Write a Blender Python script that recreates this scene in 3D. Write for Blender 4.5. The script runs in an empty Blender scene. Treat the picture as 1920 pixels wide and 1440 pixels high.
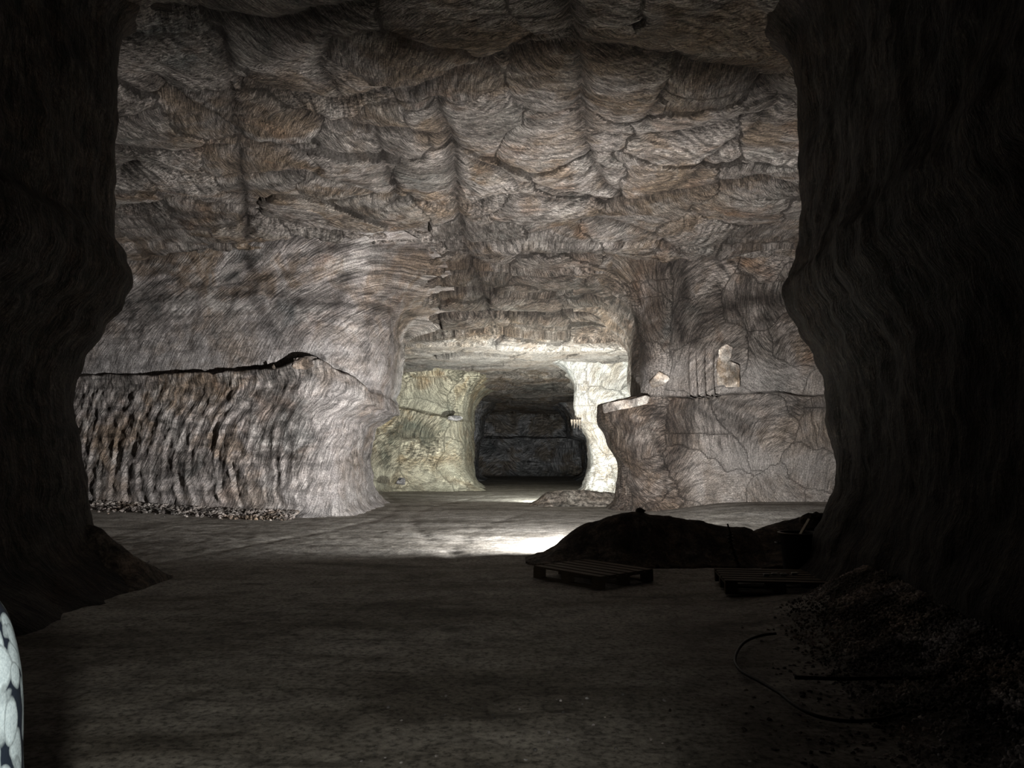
import bpy, bmesh, math, random
import numpy as np
from mathutils import Vector, Matrix

# ------------------------------------------------------------------ basics
sc = bpy.context.scene
COL = sc.collection
F = 1400.0
PITCH = math.atan(135.0/1400.0)
CH = 1.6
cP, sP = math.cos(PITCH), math.sin(PITCH)

def ray(px, py):
    u = (px-960)/F; v = (720-py)/F
    return np.array([u, cP - v*sP, sP + v*cP])
def atY(px, py, Y):
    d = ray(px, py); t = Y/d[1]
    return np.array([d[0]*t, Y, CH + d[2]*t])
def atZ(px, py, z):
    d = ray(px, py); t = (z-CH)/d[2]
    return np.array([d[0]*t, d[1]*t, z])

def sstep(a, b, x):
    t = np.clip((x-a)/(b-a), 0, 1); return t*t*(3-2*t)

def tag(o, label=None, cat=None, group=None, kind=None):
    if label: o['label'] = label
    if cat: o['category'] = cat
    if group: o['group'] = group
    if kind: o['kind'] = kind
    return o

# ------------------------------------------------------------------ noise
_rs = np.random.RandomState(7)
_perm = _rs.permutation(256); _perm = np.concatenate([_perm]*4)
_g = _rs.normal(size=(256,3)); _g /= np.linalg.norm(_g, axis=1)[:,None]
def perlin(x, y, z):
    x = np.asarray(x, float); y = np.asarray(y, float) + 0*x; z = np.asarray(z, float) + 0*x
    xi = np.floor(x).astype(int); yi = np.floor(y).astype(int); zi = np.floor(z).astype(int)
    fx = x-xi; fy = y-yi; fz = z-zi
    u = fx*fx*fx*(fx*(fx*6-15)+10); v = fy*fy*fy*(fy*(fy*6-15)+10); w = fz*fz*fz*(fz*(fz*6-15)+10)
    out = 0
    for dx in (0,1):
        wx = u if dx else 1-u
        for dy in (0,1):
            wy = v if dy else 1-v
            for dz in (0,1):
                wz = w if dz else 1-w
                h = _perm[(_perm[(_perm[(xi+dx)&255] + yi+dy)&255] + zi+dz)&255]
                g = _g[h]
                out = out + wx*wy*wz*(g[...,0]*(fx-dx)+g[...,1]*(fy-dy)+g[...,2]*(fz-dz))
    return out
def fbm(x, y, z, s, octv=3, rough=.5):
    a = 1; o = 0
    for k in range(octv):
        o = o + a*perlin(x*s+13.1*k, y*s+7.7*k, z*s+3.3*k); s *= 2.03; a *= rough
    return o

# ------------------------------------------------------------------ mesh helpers
def link_mesh(name, V, Fc, mat, parent=None, smooth=True, uv=None, attrs=None):
    me = bpy.data.meshes.new(name)
    V = np.asarray(V, np.float32); Fc = np.asarray(Fc, np.int32)
    me.vertices.add(len(V)); me.vertices.foreach_set('co', V.ravel())
    n = len(Fc); k = Fc.shape[1]
    me.loops.add(n*k); me.polygons.add(n)
    me.loops.foreach_set('vertex_index', Fc.ravel())
    me.polygons.foreach_set('loop_start', np.arange(0, n*k, k, dtype=np.int32))
    me.polygons.foreach_set('loop_total', np.full(n, k, dtype=np.int32))
    me.polygons.foreach_set('use_smooth', np.full(n, smooth))
    me.update(calc_edges=True)
    if uv is not None:
        l = me.uv_layers.new(name='flow')
        l.data.foreach_set('uv', np.asarray(uv, np.float32)[Fc.ravel()].ravel())
    for nm, a in (attrs or {}).items():
        at = me.attributes.new(nm, 'FLOAT', 'POINT'); at.data.foreach_set('value', np.asarray(a, np.float32))
    me.validate()
    me.materials.append(mat)
    o = bpy.data.objects.new(name, me); COL.objects.link(o)
    if parent: o.parent = parent
    return o

def grid_faces(nv, nu, wrap=False, flip=False):
    i = np.arange(nv-1)[:,None]; j = np.arange(nu if wrap else nu-1)[None,:]
    j2 = (j+1) % nu
    a = i*nu+j; b = i*nu+j2; c = (i+1)*nu+j2; d = (i+1)*nu+j
    f = np.stack([a,b,c,d], -1).reshape(-1,4)
    return f[:, ::-1] if flip else f

def bm_obj(name, bm, mat, parent=None, smooth=False):
    me = bpy.data.meshes.new(name); bm.normal_update(); bm.to_mesh(me); bm.free()
    me.materials.append(mat)
    if smooth:
        for p in me.polygons: p.use_smooth = True
    o = bpy.data.objects.new(name, me); COL.objects.link(o)
    if parent: o.parent = parent
    return o

def empty(name, loc, rz=0):
    o = bpy.data.objects.new(name, None); COL.objects.link(o)
    o.location = loc; o.rotation_euler = (0,0,rz); o.empty_display_size = .2
    return o

def add_box(bm, c, s, rot=None, bev=0):
    r = bmesh.ops.create_cube(bm, size=1)
    vs = r['verts']
    for v in vs: v.co = Vector((v.co.x*s[0], v.co.y*s[1], v.co.z*s[2]))
    if bev:
        es = list({e for v in vs for e in v.link_edges})
        rr = bmesh.ops.bevel(bm, geom=es, offset=bev, segments=2, affect='EDGES')
        vs = list({v for f in rr['faces'] for v in f.verts} | {v for v in vs if v.is_valid})
    M = Matrix.Translation(Vector(c)) @ (rot.to_4x4() if rot is not None else Matrix.Identity(4))
    for v in vs: v.co = M @ v.co
    return vs

def tube(pts, rad, nseg=10, cap=True):
    """swept tube returning V, F (quads + fan as quads)"""
    pts = [Vector(p) for p in pts]; n = len(pts)
    if not hasattr(rad, '__len__'): rad = [rad]*n
    V = []; Fc = []
    up = Vector((0,0,1))
    t0 = (pts[1]-pts[0]).normalized()
    nrm = t0.cross(up)
    if nrm.length < .01: nrm = t0.cross(Vector((1,0,0)))
    nrm.normalize()
    for i in range(n):
        t = (pts[min(i+1,n-1)]-pts[max(i-1,0)]).normalized()
        nrm = (nrm - t*nrm.dot(t)).normalized(); b = t.cross(nrm)
        for k in range(nseg):
            a = 2*math.pi*k/nseg
            V.append(pts[i] + (nrm*math.cos(a)+b*math.sin(a))*rad[i])
    for i in range(n-1):
        for k in range(nseg):
            k2 = (k+1)%nseg
            Fc.append((i*nseg+k, i*nseg+k2, (i+1)*nseg+k2, (i+1)*nseg+k))
    return V, Fc
def tube_bm(bm, pts, rad, nseg=10):
    V, Fc = tube(pts, rad, nseg)
    vs = [bm.verts.new(v) for v in V]
    for f in Fc: bm.faces.new([vs[i] for i in f])
    bm.faces.new(vs[:nseg][::-1]); bm.faces.new(vs[-nseg:])

def spline(P, n):
    P = [Vector(p) for p in P]; out = []
    m = len(P)-1
    for i in range(n):
        t = i/(n-1)*m; k = min(int(t), m-1); f = t-k
        p0 = P[max(k-1,0)]; p1 = P[k]; p2 = P[k+1]; p3 = P[min(k+2,m)]
        out.append(.5*((2*p1)+(p2-p0)*f+(2*p0-5*p1+4*p2-p3)*f*f+(3*p1-p0-3*p2+p3)*f*f*f))
    return out

# ------------------------------------------------------------------ node helper
class NT:
    def __init__(s, name):
        s.m = bpy.data.materials.new(name); s.m.use_nodes = True
        s.t = s.m.node_tree; s.t.nodes.clear()
    def n(s, typ, **kw):
        nd = s.t.nodes.new(typ)
        for k, v in kw.items():
            if k.startswith('i_'):
                key = k[2:]; key = int(key) if key.isdigit() else key.replace('_', ' ')
                if hasattr(v, 'is_output') or isinstance(v, bpy.types.NodeSocket): s.t.links.new(v, nd.inputs[key])
                else: nd.inputs[key].default_value = v
            else: setattr(nd, k, v)
        return nd
    def l(s, a, b): s.t.links.new(a, b)
    def math(s, op, a, b=None, c=None, clamp=False):
        nd = s.t.nodes.new('ShaderNodeMath'); nd.operation = op; nd.use_clamp = clamp
        for i, v in enumerate((a, b, c)):
            if v is None: continue
            if isinstance(v, bpy.types.NodeSocket): s.t.links.new(v, nd.inputs[i])
            else: nd.inputs[i].default_value = v
        return nd.outputs[0]
    def vmath(s, op, a, b=None, scale=None):
        nd = s.t.nodes.new('ShaderNodeVectorMath'); nd.operation = op
        for i, v in enumerate((a, b)):
            if v is None: continue
            if isinstance(v, bpy.types.NodeSocket): s.t.links.new(v, nd.inputs[i])
            else: nd.inputs[i].default_value = v
        if scale is not None:
            if isinstance(scale, bpy.types.NodeSocket): s.t.links.new(scale, nd.inputs['Scale'])
            else: nd.inputs['Scale'].default_value = scale
        return nd.outputs[0]
    def noise(s, vec, scale, detail=3, rough=.55, dist=0, dim='3D'):
        nd = s.n('ShaderNodeTexNoise', noise_dimensions=dim)
        s.l(vec, nd.inputs['Vector']); nd.inputs['Scale'].default_value = scale
        nd.inputs['Detail'].default_value = detail; nd.inputs['Roughness'].default_value = rough
        nd.inputs['Distortion'].default_value = dist
        return nd
    def ramp(s, fac, stops, interp='LINEAR'):
        nd = s.t.nodes.new('ShaderNodeValToRGB'); cr = nd.color_ramp; cr.interpolation = interp
        while len(cr.elements) < len(stops): cr.elements.new(.5)
        for e, (p, c) in zip(cr.elements, stops):
            e.position = p; e.color = (c, c, c, 1) if not hasattr(c, '__len__') else (*c, 1)
        s.l(fac, nd.inputs[0]); return nd.outputs[0]
    def mix(s, fac, a, b, mode='MIX'):
        nd = s.t.nodes.new('ShaderNodeMix'); nd.data_type = 'RGBA'; nd.blend_type = mode
        for i, v in ((0, fac), (6, a), (7, b)):
            if isinstance(v, bpy.types.NodeSocket): s.t.links.new(v, nd.inputs[i])
            elif i == 0: nd.inputs[0].default_value = v
            else: nd.inputs[i].default_value = (*v, 1) if len(v) == 3 else v
        return nd.outputs[2]
    def out(s, col, rough=.85, spec=.3, bump=None, strength=1, dist=.02, **kw):
        b = s.n('ShaderNodeBsdfPrincipled')
        if isinstance(col, bpy.types.NodeSocket): s.l(col, b.inputs['Base Color'])
        else: b.inputs['Base Color'].default_value = (*col, 1)
        if isinstance(rough, bpy.types.NodeSocket): s.l(rough, b.inputs['Roughness'])
        else: b.inputs['Roughness'].default_value = rough
        b.inputs['Specular IOR Level'].default_value = spec
        for k, v in kw.items(): b.inputs[k.replace('_', ' ')].default_value = v
        if bump is not None:
            bp = s.n('ShaderNodeBump'); bp.inputs['Strength'].default_value = strength
            bp.inputs['Distance'].default_value = dist; s.l(bump, bp.inputs['Height'])
            s.l(bp.outputs[0], b.inputs['Normal'])
        o = s.n('ShaderNodeOutputMaterial'); s.l(b.outputs[0], o.inputs[0])
        return s.m

def rock_material(name, tint=(1,1,1), along=2.2, across=26, rowfreq=11, rowamp=.5, brown=.5, pale=.5, seed=0.0, bumpd=.03, dark=1.0):
    """milled salt rock: folded dark and pale bands crossed by cutter scratches that follow the flow map"""
    s = NT(name)
    tc = s.n('ShaderNodeTexCoord'); pos = tc.outputs['Object']
    pos = s.vmath('ADD', pos, (seed, seed*.7, seed*.3))
    uv = s.n('ShaderNodeUVMap', uv_map='flow').outputs[0]
    # folded position
    w1 = s.noise(pos, .45, 3, .5); wv = s.vmath('SUBTRACT', w1.outputs['Color'], (.5,.5,.5))
    fpos = s.vmath('ADD', pos, s.vmath('SCALE', wv, scale=3.2))
    w2 = s.noise(pos, 1.8, 3, .55); wv2 = s.vmath('SUBTRACT', w2.outputs['Color'], (.5,.5,.5))
    fpos = s.vmath('ADD', fpos, s.vmath('SCALE', wv2, scale=.55))
    # strata: bands
    sep = s.n('ShaderNodeSeparateXYZ'); s.l(fpos, sep.inputs[0])
    band = s.math('ADD', s.math('MULTIPLY', sep.outputs[2], 1.0), s.math('ADD', s.math('MULTIPLY', sep.outputs[1], .42), s.math('MULTIPLY', sep.outputs[0], .13)))
    bv = s.n('ShaderNodeCombineXYZ'); s.l(band, bv.inputs[0])
    bn = s.noise(bv.outputs[0], 1.6, 5, .62)
    bandmask = s.ramp(bn.outputs[0], [(.40, 0), (.53, 1)])
    bn2 = s.noise(bv.outputs[0], 7.0, 4, .6)
    # patch colours
    pn = s.noise(fpos, .42, 4, .55)
    patch = s.ramp(pn.outputs[0], [(.30, (.11,.115,.115)), (.40, (.20,.185,.175)), (.48, (.34,.315,.305)), (.55, (.25,.205,.17)), (.62, (.20,.155,.115)), (.72, (.36,.34,.325))])
    pn2 = s.noise(pos, .8, 3, .5, .6)
    oran = s.ramp(pn2.outputs[0], [(.58, 0), (.72, 1)])
    col = s.mix(s.math('MULTIPLY', oran, brown), patch, (.235,.135,.08))
    pl = s.ramp(s.noise(fpos, .9, 4, .6).outputs[0], [(.50, 0), (.66, 1)])
    col = s.mix(s.math('MULTIPLY', pl, pale), col, (.45,.435,.42))
    col = s.mix(s.math('MULTIPLY', s.math('SUBTRACT', 1, bandmask), .62*dark), col, (.050,.040,.035))
    col = s.mix(s.math('MULTIPLY', s.ramp(bn2.outputs[0], [(.38, 1), (.5, 0)]), .35*dark), col, (.085,.066,.054))
    sa = s.n('ShaderNodeAttribute', attribute_name='stain').outputs['Fac']
    sa = s.math('MULTIPLY', sa, s.ramp(s.noise(fpos, 1.3, 4, .65).outputs[0], [(.36, .35), (.58, 1)]))
    col = s.mix(s.math('MULTIPLY', sa, .85), col, (.082,.062,.050))
    # crease attribute : clay smeared in the seams
    ca = s.n('ShaderNodeAttribute', attribute_name='crease').outputs['Fac']
    col = s.mix(s.math('MULTIPLY', ca, .85), col, (.040,.033,.030))
    du = s.n('ShaderNodeAttribute', attribute_name='dust_lamplight').outputs['Fac']  # pale mix: dust on the walls, painted lamp light on the roof
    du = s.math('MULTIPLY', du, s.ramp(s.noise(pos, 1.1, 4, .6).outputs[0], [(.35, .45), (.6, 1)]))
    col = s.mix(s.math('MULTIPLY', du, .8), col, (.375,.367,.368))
    # scratches in flow space (distort a bit)
    dn = s.noise(pos, 2.6, 2, .5); dv = s.vmath('SUBTRACT', dn.outputs['Color'], (.5,.5,.5))
    fuv = s.vmath('ADD', uv, s.vmath('SCALE', dv, scale=.16))
    m1 = s.n('ShaderNodeMapping'); s.l(fuv, m1.inputs[0]); m1.inputs['Scale'].default_value = (across, along, 1)
    sn = s.noise(m1.outputs[0], 1, 4, .7)
    m2 = s.n('ShaderNodeMapping'); s.l(fuv, m2.inputs[0]); m2.inputs['Scale'].default_value = (across*.22, along*.35, 1)
    sn2 = s.noise(m2.outputs[0], 1, 4, .6)
    m3 = s.n('ShaderNodeMapping'); s.l(fuv, m3.inputs[0]); m3.inputs['Scale'].default_value = (1.3, rowfreq, 1)
    rn = s.noise(m3.outputs[0], 1, 3, .6)
    gr = s.noise(pos, 28, 4, .7)
    h = s.math('ADD', s.math('MULTIPLY', sn.outputs[0], 1.0), s.math('MULTIPLY', sn2.outputs[0], .8))
    h = s.math('ADD', h, s.math('MULTIPLY', rn.outputs[0], rowamp))
    h = s.math('ADD', h, s.math('MULTIPLY', gr.outputs[0], .5))
    # tone follows the scratch relief: darker pits, paler crests
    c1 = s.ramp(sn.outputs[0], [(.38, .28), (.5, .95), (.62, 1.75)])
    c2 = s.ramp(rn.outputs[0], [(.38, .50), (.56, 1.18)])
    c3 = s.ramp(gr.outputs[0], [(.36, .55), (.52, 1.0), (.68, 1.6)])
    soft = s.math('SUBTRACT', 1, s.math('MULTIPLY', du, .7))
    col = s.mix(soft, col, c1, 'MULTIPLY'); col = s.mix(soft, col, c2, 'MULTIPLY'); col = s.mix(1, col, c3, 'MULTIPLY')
    col = s.mix(1, col, tint, 'MULTIPLY')
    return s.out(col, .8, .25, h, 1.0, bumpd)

# ------------------------------------------------------------------ cave shape
def zceil(x, y):
    """milled roof height"""
    x = np.asarray(x, float); y = np.asarray(y, float)
    z = 7.75 - .0*y
    z = z - 1.05*sstep(19.0, 23.5, y) - 0.95*sstep(22.5, 27.5, y) - .55*sstep(34, 41, y)
    return z
def roof_hit(px, py):
    z = 7.6
    for _ in range(25):
        p = atZ(px, py, z); z = .6*z + .4*float(zceil(p[0], p[1]))
    return atZ(px, py, z)

CREASES = [  # seams of the roof, pixel traced then laid on the roof plane; (depth, width)
 ([(1062,0),(1080,60),(1075,85),(1085,120),(1090,200),(1095,245)], .16, .10),
 ([(815,190),(835,250),(850,290),(855,370),(868,440),(885,520),(905,565),(930,620)], .17, .10),
 ([(1095,245),(1110,300),(1140,350),(1180,372)], .09, .08),
 ([(300,20),(420,45),(520,50),(640,20),(740,-10)], .12, .16),
 ([(440,150),(500,175),(560,190),(640,200),(760,172),(880,130),(1000,95),(1075,80)], .15, .13),
 ([(1075,85),(1180,95),(1290,120),(1400,140),(1460,190)], .16, .20),
 ([(290,145),(350,190),(420,235),(452,268)], .12, .14),
 ([(218,265),(330,278),(440,275),(560,272)], .12, .07),
 ([(1095,252),(1180,262),(1270,250),(1390,225),(1455,208)], .15, .10),
 ([(218,318),(270,300),(340,318),(440,330),(570,320),(680,350),(800,380),(860,392)], .13, .08),
 ([(560,215),(620,235),(700,250),(760,252),(835,262)], .13, .13),
 ([(850,292),(920,310),(1000,345),(1080,362),(1130,370)], .12, .10),
 ([(225,395),(310,372),(440,385),(560,420),(700,440),(865,452)], .13, .08),
 ([(865,385),(960,362),(1080,375),(1200,370),(1330,350),(1420,330),(1500,352)], .14, .10),
 ([(870,455),(1000,440),(1110,408),(1220,440),(1280,462)], .11, .08),
 ([(640,480),(720,462),(880,470),(1030,482),(1150,480),(1240,500)], .13, .10),
 ([(700,522),(880,518),(1040,525),(1130,515)], .22, .10),
 ([(715,550),(880,553),(1030,560),(1150,548)], .22, .10),
 ([(730,582),(870,588),(1000,590),(1180,582)], .20, .10),
 ([(740,612),(900,618),(1050,612),(1200,612)], .20, .10),
 ([(738,640),(940,636),(1150,633)], .15, .10),
 ([(412,60),(430,160),(445,270),(455,350),(464,440)], .05, .09),
 ([(1460,190),(1400,245),(1330,300),(1300,330)], .06, .06),
 ([(700,250),(735,330),(745,380)], .07, .06),
 ([(620,60),(600,130),(640,200)], .04, .08),
 ([(1250,160),(1210,230)], .05, .06),
]
def seg_dist(X, Y, polylines):
    best = np.full(X.shape, 9.0); dep = np.zeros(X.shape)
    wx = X + .10*perlin(X*1.6, Y*1.6, 3.3) + .04*perlin(X*5, Y*5, 1.2); wy = Y + .16*perlin(X*1.6+9, Y*1.6, 1.1) + .05*perlin(X*5, Y*5, 8.2)
    g = np.zeros(X.shape); cr = np.zeros(X.shape)
    for pl, d, w in polylines:
        pts = [roof_hit(*p) for p in pl]
        dm = np.full(X.shape, 99.0)
        for a, b in zip(pts[:-1], pts[1:]):
            ax, ay, bx, by = a[0], a[1], b[0], b[1]
            L2 = (bx-ax)**2+(by-ay)**2+1e-9
            t = np.clip(((wx-ax)*(bx-ax)+(wy-ay)*(by-ay))/L2, 0, 1)
            dm = np.minimum(dm, np.hypot(wx-ax-t*(bx-ax), wy-ay-t*(by-ay)))
        g = np.maximum(g, d*np.exp(-dm/(w*1.6))); cr = np.maximum(cr, .8*np.exp(-(dm/(w*2.0*(1+.6*perlin(X*1.1, Y*1.1, 6.))))**2)+.3*np.exp(-(dm/(w*.8))**2))
        best = np.minimum(best, dm)
    return best, g, cr

def lobes(X, Y, cell, seed, warp=.8):
    """cutting lobes: nearest jittered seed, with the arc centre of its sweep"""
    rs = np.random.RandomState(seed)
    wx = X + warp*perlin(X*.7, Y*.7, seed+.5) + .25*warp*perlin(X*2.3, Y*2.3, seed+.7); wy = Y + warp*perlin(X*.7+5, Y*.7, seed+2.5) + .25*warp*perlin(X*2.3+3, Y*2.3, seed+.9)
    ci = np.floor(wx/cell).astype(int); cj = np.floor(wy/cell).astype(int)
    J = rs.rand(256, 5)
    F1 = np.full(X.shape, 99.); F2 = np.full(X.shape, 99.); cx = np.zeros(X.shape); cy = np.zeros(X.shape); rid = np.zeros(X.shape)
    for di in (-1,0,1):
        for dj in (-1,0,1):
            i = ci+di; j = cj+dj; h = _perm[(_perm[(i+seed)&255]+j)&255]
            sx = (i+.15+.7*J[h,0])*cell; sy = (j+.15+.7*J[h,1])*cell
            d = np.hypot(wx-sx, (wy-sy))
            a = J[h,2]*6.283; R = cell*(.55+.7*J[h,3])
            near = d < F1
            F2 = np.where(near, F1, np.minimum(F2, d)); 
            cx = np.where(near, sx+R*np.cos(a), cx); cy = np.where(near, sy+R*np.sin(a), cy); rid = np.where(near, J[h,4], rid)
            F1 = np.where(near, d, F1)
    rad = np.hypot(X-cx, Y-cy); ang = np.arctan2(Y-cy, X-cx)
    return F2-F1, rad, ang, rid, cx, cy

def axis(segs):
    out = []
    for a, b, st in segs: out += list(np.arange(a, b-1e-6, st))
    out.append(segs[-1][1]); return np.array(out)

def build_ceiling():
    xs = axis([(-17,-9,.25),(-9,8,.045),(8,17,.25)]); ys = axis([(-7,8,.22),(8,15,.055),(15,29,.05),(29,44,.12),(44,66,.3)])
    X, Y = np.meshgrid(xs, ys)
    near, g, cr = seg_dist(X, Y, CREASES)
    e, rad, ang, rid, cx, cy = lobes(X, Y, 2.1, 3)
    e2, rad2, ang2, rid2, _, _ = lobes(X, Y, .95, 11, .5)
    Z = zceil(X, Y)
    bul = np.minimum(near, .9)
    Z = Z + g - .16*np.sqrt(np.clip(bul, 0, 1))
    Z = Z + .07*np.exp(-e/.10) + .035*np.exp(-e2/.06)
    tilt = (rid-.5)*.16*((X-cx)*np.cos(rid*40)+(Y-cy)*np.sin(rid*40))
    Z = Z + np.clip(tilt, -.12, .12)
    Z = Z + .18*fbm(X, Y, 0*X, .35, 2) + .035*fbm(X, Y, 0*X, 2.4, 3)
    # ridges left along each sweep
    Z = Z + .010*np.sin(rad*2*np.pi/.34+3*perlin(X*.9, Y*.9, 4.)) 
    # step bands where the roof comes down into the second heading
    st = sstep(19.5, 21, Y)*(1-sstep(27, 28.5, Y))
    ph = (Y*1.0+.25*perlin(X*.5, Y*.3, 2.))/1.45
    Z = Z + st*.22*((ph % 1.0)-.5)
    V = np.stack([X, Y, Z], -1).reshape(-1, 3)
    # flow: u runs around the arc, v along radius
    blend = ang*np.maximum(rad, .3)
    uv = np.stack([blend + rid*37, rad + rid*11], -1).reshape(-1, 2)
    o = link_mesh('ceiling', V, grid_faces(len(ys), len(xs), flip=True), M['roof'], uv=uv, attrs={'crease': np.clip(cr*.85+.30*np.exp(-(e/.13)**2), 0, 1).ravel(), 'dust_lamplight': (.75*sstep(26.6, 28, Y)*(1-sstep(33.5, 35, Y))).ravel(), 'stain': (1.0*sstep(20.2, 22.0, Y)*(1-sstep(26.2, 27.2, Y))*(1-sstep(5, 7, np.abs(X)))+.5*sstep(2.6, 4.5, X+.5*perlin(X, Y, 2.))*sstep(15.5, 17.5, Y)).ravel()})  # pale band painted on the far hall roof in place of lamp light
    return tag(o, kind='structure')

def floor_h(x, y):
    x = np.asarray(x, float); y = np.asarray(y, float)
    h = .035*perlin(x*.35, y*.35, 0.3) + .012*perlin(x*1.7, y*1.7, 5.3)
    # the floor rises a little towards the far left wall and along the near right wall
    h = h + .22*sstep(-5, -13, x)*sstep(14, 19, y)
    h = h + .30*sstep(2.1, 4.4, x)*(1-sstep(7, 10, y))
    h = h + .28*sstep(3.0, 6.5, x)*sstep(16, 20, y)*(1-sstep(22, 25, y))
    # tyre ruts in the lit hall
    for k, off in ((0, 0.), (1, 1.7), (2, -3.1), (3, -5.6)):
        c = off + 1.2*np.sin(y*.22+off) 
        h = h - .013*np.exp(-((x+1.5-c)/.18)**2)*sstep(9, 13, y)*(1-sstep(30, 36, y))
    return h
def build_floor():
    xs = axis([(-17,-8,.2),(-8,6,.04),(6,17,.2)]); ys = axis([(-7,1,.3),(1,7,.035),(7,21,.05),(21,38,.09),(38,66,.3)])
    X, Y = np.meshgrid(xs, ys)
    lit = sstep(10.5, 13, Y)
    Z = floor_h(X, Y) + .010*fbm(X, Y, 0*X, 4.5, 3) + .018*lit*np.clip(fbm(X, Y*1.6, 0*X, 1.6, 3)-.15, 0, 1)
    # footprints / pockmarks near the camera
    pk = perlin(X*7, Y*7, 2.2); Z = Z - .03*np.clip(pk-.42, 0, 1)*(1-lit)
    V = np.stack([X, Y, Z], -1).reshape(-1, 3)
    o = link_mesh('floor', V, grid_faces(len(ys), len(xs)), M['floor'], uv=V[:, :2])
    return tag(o, kind='structure')

def loop_pts(corners, na, ns):
    """rounded polygon, fixed sample counts -> (N,2)"""
    out = []
    n = len(corners)
    C = [np.array(c[:2], float) for c in corners]; R = [c[2] for c in corners]
    for i in range(n):
        A, Pn, B = C[i-1], C[i], C[(i+1)%n]
        d1 = (A-Pn)/np.linalg.norm(A-Pn); d2 = (B-Pn)/np.linalg.norm(B-Pn)
        r = R[i]; s = Pn+d1*r; e = Pn+d2*r
        t = np.linspace(0, 1, na)[:, None]
        out.append((1-t)**2*s + 2*t*(1-t)*Pn + t*t*e)
        nxt = C[(i+1)%n]; d = (Pn-nxt)/np.linalg.norm(Pn-nxt); s2 = nxt + d*R[(i+1)%n]
        t = np.linspace(0, 1, ns[i]+2)[1:-1, None]
        out.append(e+(s2-e)*t)
    return np.concatenate(out)

def build_pillar(name, keys, zl, zlf, mat, ns, na=26, flare=1.3, rowd=.05, disp=None, dust_lamplight=None, stain=None, lean=0., top=None, flow=None, scree=.35, seed=0):
    zt = 7.9 if top is None else top
    rows = [-.35]
    z = -.2
    while z < zt-.001:
        step = rowd
        if abs(z-zl) < .18: step = min(rowd, .02)
        z += step; rows.append(min(z, zt))
    rows = np.array(rows); nv = len(rows)
    zk = [k[0] for k in keys]
    L = np.array([loop_pts(k[1], na, ns) for k in keys])    # (K,N,2)
    N = L.shape[1]
    P = np.zeros((nv, N, 3))
    for i, z in enumerate(rows):
        k = int(np.clip(np.searchsorted(zk, z)-1, 0, len(zk)-2))
        t = np.clip((z-zk[k])/(zk[k+1]-zk[k]), 0, 1); t = t*t*(3-2*t)
        P[i, :, :2] = L[k]*(1-t)+L[k+1]*t; P[i, :, 2] = z
    # outward normals of loops
    d = np.roll(P[:, :, :2], -1, 1)-np.roll(P[:, :, :2], 1, 1)
    nn = np.stack([d[..., 1], -d[..., 0]], -1); nn /= np.linalg.norm(nn, axis=-1)[..., None]+1e-9
    Z = P[..., 2].copy()
    # crown fillet into the roof and scree fillet at the floor
    fl = flare*(1+.55*np.abs(nn[..., 0])**2); a = np.clip((Z-(zt-fl))/fl, 0, 1); off = fl*(1-np.sqrt(np.clip(1-a*a, 0, 1)))*.95
    b = np.clip((scree-Z)/scree, 0, 1.3); off = off + scree*.8*b*b
    P[..., :2] += nn*off[..., None]
    # fit to roof height
    zc = zceil(P[..., 0], P[..., 1])+.12
    up = np.clip((Z-zl)/(zt-zl), 0, 1)
    P[..., 2] = np.where(Z > zl, zl+up*(zc-zl), Z)
    # ledge line wanders
    dz = zlf(P[..., 0], P[..., 1])-zl
    P[..., 2] += dz*np.exp(-((Z-zl)/1.1)**2)
    # true normals
    du = np.roll(P, -1, 1)-np.roll(P, 1, 1); dv = np.gradient(P, axis=0)
    n3 = np.cross(du, dv); n3 /= np.linalg.norm(n3, axis=-1)[..., None]+1e-9
    X, Y, Zw = P[..., 0], P[..., 1], P[..., 2]
    dd = Z-zl
    h = .13*fbm(X, Y, Zw, .55, 2)+.05*fbm(X, Y, Zw, 2.1, 3)+.012*fbm(X, Y, Zw, 9, 2)
    s = np.cumsum(np.linalg.norm(np.roll(P[nv//3, :, :2], -1, 0)-P[nv//3, :, :2], axis=-1)); s = s[None, :]+0*X
    if disp is not None: h = h+disp(X, Y, Zw, s, dd, nn)
    P = P+n3*h[..., None]
    u = s + lean*np.clip(Zw-zl, -4, 4)
    u = s - lean*(np.where(dd > 0, .22*dd*dd, -.10*dd*dd))
    if flow is not None:
        e, rad, ang, rid, _, _ = lobes(s, Zw, flow, 5+seed, .9)
        uv = np.stack([ang*np.maximum(rad, .3)+rid*31, rad+rid*9], -1).reshape(-1, 2); cr = .16*np.exp(-(e/.14)**2)
    else:
        uv = np.stack([u, Zw], -1).reshape(-1, 2); cr = 0*X
    o = link_mesh(name, P.reshape(-1, 3), grid_faces(nv, N, wrap=True), mat, uv=uv, attrs={'crease': cr.ravel(), 'dust_lamplight': (0*X if dust_lamplight is None else np.clip(dust_lamplight(X, Y, Zw, dd), 0, 1)).ravel(), 'stain': (0*X if stain is None else np.clip(stain(X, Y, Zw, dd), 0, 1)).ravel()})
    return tag(o, kind='structure')

def quad(x0, x1, y0, y1, r=1., y0l=None):
    """front-left, front-right, back-right, back-left"""
    return [(x0, y0 if y0l is None else y0l, r), (x1, y0, r), (x1, y1, r), (x0, y1, r)]

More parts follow.
